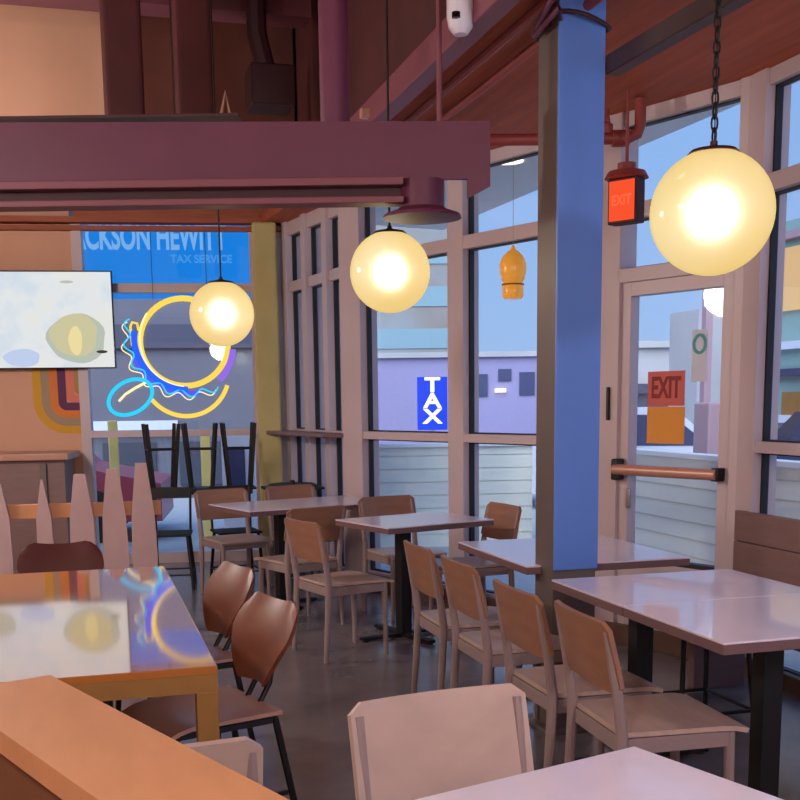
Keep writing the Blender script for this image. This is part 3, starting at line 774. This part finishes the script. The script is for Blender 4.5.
# ------------------------------------------------------------------ black tables with upturned black chairs
def blk_table(x, y, w, lab):
    t = empty('black_table', (x, y, 0), R(-9), lab, 'table', 'black tables at the back window')
    MB().box((0, 0, .745), (w, .55, .025), bev=.004).build('tabletop', 'black', t)
    for sx in (-1, 1):
        for sy in (-1, 1): MB().box((sx*(w/2-.04), sy*.22, .366), (.035, .035, .732)).build('leg', 'black', t)
    return t
blk_table(.98, 9.75, .92, 'black table at the back window carrying the upturned black stools')
blk_table(1.56, 9.72, .22, 'small black table end beside the corner glazing') if False else None
def blk_chair():
    c = empty('black_chair', (0, 0, 0), cat='chair', group='black metal chairs at the back window')
    MB().box((0, 0, .45), (.36, .36, .018), bev=.006).build('seat', 'black', c)
    for sx in (-1, 1):
        MB().tube([(sx*.15, .15, .44), (sx*.185, .19, 0)], .014, 7).build('leg', 'black', c, smooth=True)
        MB().tube([(sx*.15, -.15, .44), (sx*.185, -.20, 0)], .014, 7).build('leg', 'black', c, smooth=True)
    b = MB(); b.tube([(-.175, -.19, .13), (.175, -.19, .13), (.175, .18, .13), (-.175, .18, .13)], .008, 6, closed=True); b.build('stretcher', 'black', c)
    b = MB()
    for sx in (-1, 1): b.tube([(sx*.16, -.16, .44), (sx*.17, -.19, .80)], .011, 7)
    b.box((0, -.19, .77), (.34, .014, .09), bev=.004)
    b.build('backrest', 'black', c)
    return c
def blk_stool():
    c = empty('black_stool', (0, 0, 0), cat='stool', group='upturned black stools on the black table')
    MB().box((0, 0, .565), (.27, .27, .02), bev=.006).build('seat', 'black', c)
    for sx in (-1, 1):
        for sy in (-1, 1): MB().tube([(sx*.09, sy*.09, .56), (sx*.135, sy*.135, 0)], .017, 7).build('leg', 'black', c, smooth=True)
    b = MB(); b.tube([(-.125, -.125, .22), (.125, -.125, .22), (.125, .125, .22), (-.125, .125, .22)], .008, 6, closed=True); b.build('stretcher', 'black', c)
    return c
bs = blk_stool()
for k, (x, y, a, lab) in enumerate(((.67, 9.80, 3, 'upturned black stool on the black table, leftmost one, legs in the air'),
                                    (1.00, 9.75, -9, 'upturned black stool on the black table, middle one'),
                                    (1.325, 9.70, -4, 'upturned black stool on the black table, right one nearest the olive pier'))):
    o = bs if k == 0 else copy_tree(bs)
    o.location = (x, y, 1.332); o.rotation_euler = (R(180), 0, R(a)); o['label'] = lab
bc = blk_chair()
for k, (x, y, a, lab) in enumerate(((.66, 9.14, 172, 'black metal chair on the floor before the black table, left one'),
                                    (1.20, 9.12, 186, 'black metal chair on the floor before the black table, right one'))):
    o = bc if k == 0 else copy_tree(bc)
    o.location = (x, y, 0); o['label'] = lab; o.rotation_euler.z = R(a)
# flat black trays stack at the corner
ty = MB(); ty.lathe([(0, 0), (.19, 0), (.21, .012), (.2, .02), (.02, .02), (.02, .05), (0, .05)], c=(1.76, 9.52, .78), n=24)
o = ty.build('serving_tray', 'black', smooth=True); tag(o, 'round black tray on the thin black stand beside the corner glazing', 'tray')
s_ = empty('black_stand', (1.76, 9.52, 0), label='thin black stand beside the corner glazing under the round tray', cat='stand')
MB().box((0, 0, .765), (.5, .36, .022), bev=.004).build('top', 'black', s_); MB().tube([(0, 0, .76), (0, 0, .02)], .03, 10).build('post', 'black', s_)
MB().lathe([(0, 0), (.18, 0), (.17, .015), (.03, .03), (0, .03)], n=20).build('base', 'black', s_)

# amber jar lantern in the window wall
al = empty('amber_lantern', (2.80, 7.02, 2.17), label='amber jar shaped lantern hanging before the tall window left of the blue column', cat='lamp')
b = MB(); b.lathe([(0, 0), (.05, 0), (.062, .02), (.062, .09), (.054, .105), (.066, .13), (.078, .19), (.078, .24), (.06, .29), (.03, .325), (.016, .335), (.010, .36), (0, .365)], n=24); b.build('jar', 'amber', al, smooth=True)
MB().tube([(0, 0, .36), (0, 0, .98)], .0015, 5).build('wire', 'chrome', al)
b = MB(); b.lathe([(.064, .092), (.067, .097), (.064, .103)], n=24); b.build('band', 'tanedge', al)
al.location = (2.755, 6.86, 2.15); al.scale = (1.12, 1.12, .93)

# ------------------------------------------------------------------ outside
o = MB().box2((-30, -12, -.30), (60, 70, -.14)).build('ground', 'asphalt'); tag(o, 'grey paved ground outside', kind='structure')
o = MB().prism([(3.5, -1.6), (K2.x, K2.y), (K1.x, K1.y), (2.1, 9.3), (2.0, 10.55), (3.62, 10.9), (3.86, 5.0), (3.95, -1.6)], 3.20, 3.42).build('roof_overhang', 'soffit'); tag(o, 'grey roof overhang outside the glass', 'roof')
b = MB(); b.lathe([(0, 0), (.11, 0), (.11, -.006), (0, -.006)], c=(3.06, 7.72, 3.198), n=20); o = b.build('downlight', 'downlight'); tag(o, 'round white downlight in the grey roof overhang outside', 'lamp')
def fence(P, Q, label, h0=-.14, h1=.99):
    t_ = (Q-P); L = t_.length; m = wallmat(P, t_.normalized())
    f = empty('fence', (0, 0, 0), label=label, cat='fence', group='white siding fences outside'); f.matrix_world = m
    b = MB(); z = h0; k = 0
    while z < h1-.001:
        zz = min(z+.148, h1); b.prism([(0, z), (.034, z), (.026, zz-.006), (.016, zz-.006), (.016, zz), (0, zz)], 0, L,
            mtx=Matrix(((0, 0, 1, 0), (-1, 0, 0, 0), (0, 1, 0, 0), (0, 0, 0, 1)))); z = zz
    b.build('boards', 'siding', f)
    MB().box((L/2, 0, h1+.02), (L, .14, .045), bev=.005).build('cap_rail', 'sidingcap', f)
    return f
fence(Vector((1.9, 12.15)), Vector((4.925, 11.67)), 'white boarded fence facing the tall windows across the back')
fence(Vector((5.0, 11.66)), Vector((5.0, -1.0)), 'white boarded fence running along the side, behind the door')

def building(name, c, d, rz, m, label, wins=(), wm='darkwin', band=None, wname='window'):
    f = empty(name, c, rz, label, 'building')
    MB().box((0, 0, d[2]/2), d).build('wall', m, f)
    MB().box((0, -.04, d[2]+.06), (d[0]+.2, d[1]+.2, .14)).build('parapet', 'greybld', f)
    for (x, z, w, h) in wins:
        q = MB().box((x, -d[1]/2-.02, z), (w, .06, h)).build(wname, wm, f)
    return f
# low lilac building at ~30 m
bl = building('shop_building', (10.6, 32.99, -.14), (12.0, 8, 2.82), R(-16), 'lilac', 'low lilac building across the road seen through the tall window', [(1.20, 2.05, .34, .6), (1.84, 2.32, .36, .32), (2.45, 2.08, .42, .62)])
MB().box((1.72, -4.06, 1.9), (.3, .08, .10)).build('wall_light', 'downlight', bl)
tw = building('tower', (5.2, 42, -.14), (7.2, 9, 10.6), R(-16), 'tealbld', 'tall grey and teal office block seen left of the mullion', ())
for k in range(4): MB().box((0, -4.52, 4.2+k*1.7), (6.8, .06, .8)).build('window_band', 'tealglass', tw)
tw.location = (13.2, 49.3, -.14)
gb = building('side_building', (13.21, 22.8, -.14), (4.2, 3, 2.72), R(-16), 'greybld', 'grey building behind the exit door', [(-1.0, 1.05, 1.9, 1.3), (1.1, 1.05, 1.9, 1.3)], wname='shopfront', wm='darkbld')
MB().box((0, -1.62, 1.85), (4.2, .1, .2)).build('awning', 'darkbld', gb)
db = building('dark_kiosk', (7.10, 14.33, -.14), (.62, .6, 1.95), R(-20), 'darkbld', 'narrow dark kiosk with a round badge seen at the left of the door glass', ())
b = MB(); ca = []
for i in range(32): a = 2*math.pi*i/32; ca.append((.08+.25*math.cos(a), -.34, 1.68+.29*math.sin(a)))
b.tube(ca, .020, 6, closed=True); ca2 = [(.08+(p[0]-.08)*.6, p[1], 1.68+(p[2]-1.68)*.6) for p in ca]; b.tube(ca2, .010, 6, closed=True)
b.build('round_badge', 'paper', db)
for i in range(4): MB().box((.08, -.34, 1.58+i*.065), (.22-.06*abs(i-1.5), .02, .022)).build('badge_bar', 'paper', db)
b = MB(); b.box2((7.68, 12.6, -.14), (7.78, 12.7, 3.05)); o = b.build('street_post', 'pink'); tag(o, 'pink post outside behind the door glass', 'post')
b = MB(); b.box2((9.62, 16.0, -.14), (10.7, 16.9, 2.9)); o = b.build('light_wall', 'greybld'); tag(o, 'pale wall outside at the right of the door glass', 'wall')
b = MB(); b.box2((6.10, 9.9, -.14), (6.38, 10.2, 1.45), bev=.03); o = b.build('utility_cabinet', 'pink'); tag(o, 'pinkish cabinet outside low behind the right side of the door glass', 'cabinet')

def vehicle(loc, rz, L, m, label, h=1.5, van=False):
    v = empty('car', loc, rz, label, 'car')
    if van: prof = [(-L/2, .25), (L/2, .25), (L/2, .95), (L/2-.7, 1.1), (L/2-1.2, h), (-L/2+.05, h), (-L/2, 1.2)]
    else: prof = [(-L/2, .25), (L/2, .25), (L/2, .70), (L/2-.9, .90), (L/2-1.6, h), (-L/2+1.0, h), (-L/2+.25, .98), (-L/2, .9)]
    MB().prism(prof, -.85, .85, mtx=XZ(0)).build('body', m, v)
    b = MB()
    if van: b.prism([(L/2-1.1, .98), (L/2-.8, 1.05), (L/2-1.3, h-.1), (L/2-2.3, h-.1), (L/2-2.3, .98)], -.86, .86, mtx=XZ(0))
    else: b.prism([(-L/2+.6, .96), (L/2-1.05, .93), (L/2-1.65, h-.1), (-L/2+1.1, h-.1)], -.86, .86, mtx=XZ(0))
    b.build('windows', 'darkwin', v)
    for sx in (-1, 1):
        for sy in (-1, 1):
            MB().tube([(sx*(L/2-.8), sy*.70, .32), (sx*(L/2-.8), sy*.90, .32)], .32, 18).build('wheel', 'tyre', v, smooth=True)
    b = MB(); b.box((-L/2-.01, .62, .82), (.05, .3, .14)).box((-L/2-.01, -.62, .82), (.05, .3, .14)); b.build('tail_lamp', 'redlamp', v)
    return v
vehicle((8.4, 15.6, -.14), R(-15), 3.8, 'vanwhite', 'white car parked beyond the side fence, behind the exit door')
vehicle((7.4, 8.1, -.14), R(-88), 4.0, 'vandark', 'dark car with a red tail lamp beyond the fence at the right edge')
uc = empty('utility_cabinet', (1.86, 13.15, -.14), R(-9), 'white outdoor cabinet with a dark door, outside the back window behind the upturned stools', 'cabinet')
MB().box((0, 0, .66), (.52, .4, 1.32), bev=.01).build('body', 'vanwhite', uc)
MB().box((-.10, -.205, .78), (.22, .02, .72)).build('dark_door', 'darkwin', uc)
vehicle((-.9, 14.6, -.14), R(-9), 3.9, 'vanred', 'red car outside low behind the back window')
for x, y, z, lab in ((1.40, 13.1, 1.15, 'yellow bollard outside behind the upturned stools'), (.36, 13.2, 1.32, 'yellow bollard outside under the neon sign')):
    b = MB(); b.box((x, y, (z-.14)/2), (.11, .11, z+.14), bev=.02); o = b.build('bollard', 'yellow'); tag(o, lab, 'bollard', 'yellow bollards outside')
# grey neighbouring facade beyond the back window under the banner
nb = empty('neighbour_building', (0, 0, 0), label='grey neighbouring facade below the blue banner, outside the back window', cat='building'); nb.matrix_world = wallmat(K0+Vector((1.0, 9.0)), tb)
MB().box2((-.6, -3, -.14), (6, 0, 5.2)).build('wall', 'midgrey', nb)
MB().box2((-.6, 0, 2.45), (6, .1, 2.85)).build('window_band', 'darkbld', nb)
b = MB()
for k in range(4): MB().box2((.4+k*1.3, 0, .1), (1.3+k*1.3, .05, .85)).build('shopfront', 'shopwin', nb)
MB().box2((1.3, 0, 1.0), (3.0, .12, 1.22)).build('sign_board', 'paper', nb)

# TAX sign, vertical, on the lilac side
ts = empty('tax_sign', (7.90, 24.65, 0), R(-16), 'lit vertical blue sign with stacked white letters across the road', 'sign')
z0, z1, w = .83, 2.05, .70
MB().box((0, 0, (z0+z1)/2), (w, .14, z1-z0), bev=.03).build('panel', 'taxblue', ts)
for k, ch in enumerate('TAX'):
    text_obj('letter', ch, .46, 'taxwhite', ts, (0, -.09, z1-.20-k*.36), (R(90), 0, 0), .01, sx=1.25)
MB().box((0, .05, (z0-.14)/2), (.10, .08, z0+.14)).build('pole', 'greybld', ts)
# shop seen through the right window
ns = empty('corner_shop', (9.5, 9.95, -.14), R(-90), 'shop with teal wall and warm lit window, seen through the right side window', 'building')
MB().box((0, 0, 1.95), (6.5, 1.0, 3.9)).build('wall', 'shopteal', ns)
MB().box((-2.6, -.53, 3.15), (.9, .05, .8)).build('lit_window', 'shopglow', ns)
for z, m in ((1.35, 'paper'), (1.95, 'darkwin'), (2.3, 'paper'), (3.7, 'pink')): MB().box((0, -.56, z), (6, .1, .10)).build('shelf_line', m, ns)
MB().box((-2.5, -.54, 1.5), (.6, .05, .4)).build('gold_display', 'tanedge', ns)
# purple planter box outside low, right window
b = MB(); b.box2((4.05, 2.6, -.14), (4.5, 5.2, .35), bev=.03); o = b.build('planter', 'lilac'); tag(o, 'low lilac box outside behind the side window', 'planter')

# ------------------------------------------------------------------ light
w = bpy.data.worlds.new('dusk_sky'); scn.world = w; w.use_nodes = True
nt = w.node_tree; bg = nt.nodes['Background']
tc = nt.nodes.new('ShaderNodeTexCoord'); sp = nt.nodes.new('ShaderNodeSeparateXYZ'); rp = nt.nodes.new('ShaderNodeValToRGB')
nt.links.new(tc.outputs['Generated'], sp.inputs[0]); nt.links.new(sp.outputs['Z'], rp.inputs[0]); nt.links.new(rp.outputs[0], bg.inputs[0])
e = rp.color_ramp.elements
e[0].position = 0; e[0].color = (*srgb((150, 184, 228)), 1)
e[1].position = .45; e[1].color = (*srgb((118, 166, 232)), 1)
bg.inputs[1].default_value = 1.15

def area(name, loc, size, energy, color, rot=(0, 0, 0)):
    l = bpy.data.lights.new(name, 'AREA'); l.shape = 'RECTANGLE'; l.size, l.size_y = size; l.energy = energy; l.color = color
    o = bpy.data.objects.new(name, l); col.objects.link(o); o.location = loc; o.rotation_euler = rot; return o
def point(name, loc, energy, color, r=.2):
    l = bpy.data.lights.new(name, 'POINT'); l.energy = energy; l.color = color; l.shadow_soft_size = r
    o = bpy.data.objects.new(name, l); col.objects.link(o); o.location = loc; return o
# added fill points with no lamp fixture, set around the room to brighten it
WARM = (1., .91, .84)
point('fill_light', (-.7, .2, 2.5), 112, WARM)
point('fill_light', (1.9, -.6, 2.4), 150, (.93, .93, 1.))  # cool fill added in place of window daylight
point('fill_light', (-2.0, 3.2, 2.6), 100, WARM)
point('fill_light', (-1.6, 6.9, 2.5), 185, WARM)
point('fill_light', (-.9, 9.3, 3.9), 10, (1., .74, .55))  # this and the next are added to brighten the roof space
point('fill_light', (.6, 4.2, 4.2), 14, (1., .74, .62))
sn = bpy.data.lights.new('dusk_glow', 'SUN'); sn.energy = 5.0; sn.angle = R(70); sn.color = (.88, .94, 1.)
so = bpy.data.objects.new('dusk_glow', sn); col.objects.link(so)
so.rotation_euler = Vector((.45, .75, -.62)).to_track_quat('-Z', 'Y').to_euler()
# lamps in the globes
for (x, y, z) in ((2.028, 3.311, 2.098), (1.531, 5.453, 2.139), (.89, 7.07, 2.053)):
    l = bpy.data.lights.new('globe_bulb_light', 'POINT'); l.energy = 22; l.color = (1., .76, .42); l.shadow_soft_size = .05
    o = bpy.data.objects.new('globe_bulb_light', l); col.objects.link(o); o.location = (x, y, z)

vs = scn.view_settings
scn.display_settings.display_device = 'sRGB'
vs.view_transform = 'Standard'; vs.look = 'None'; vs.exposure = 0; vs.gamma = 1; vs.use_curve_mapping = False
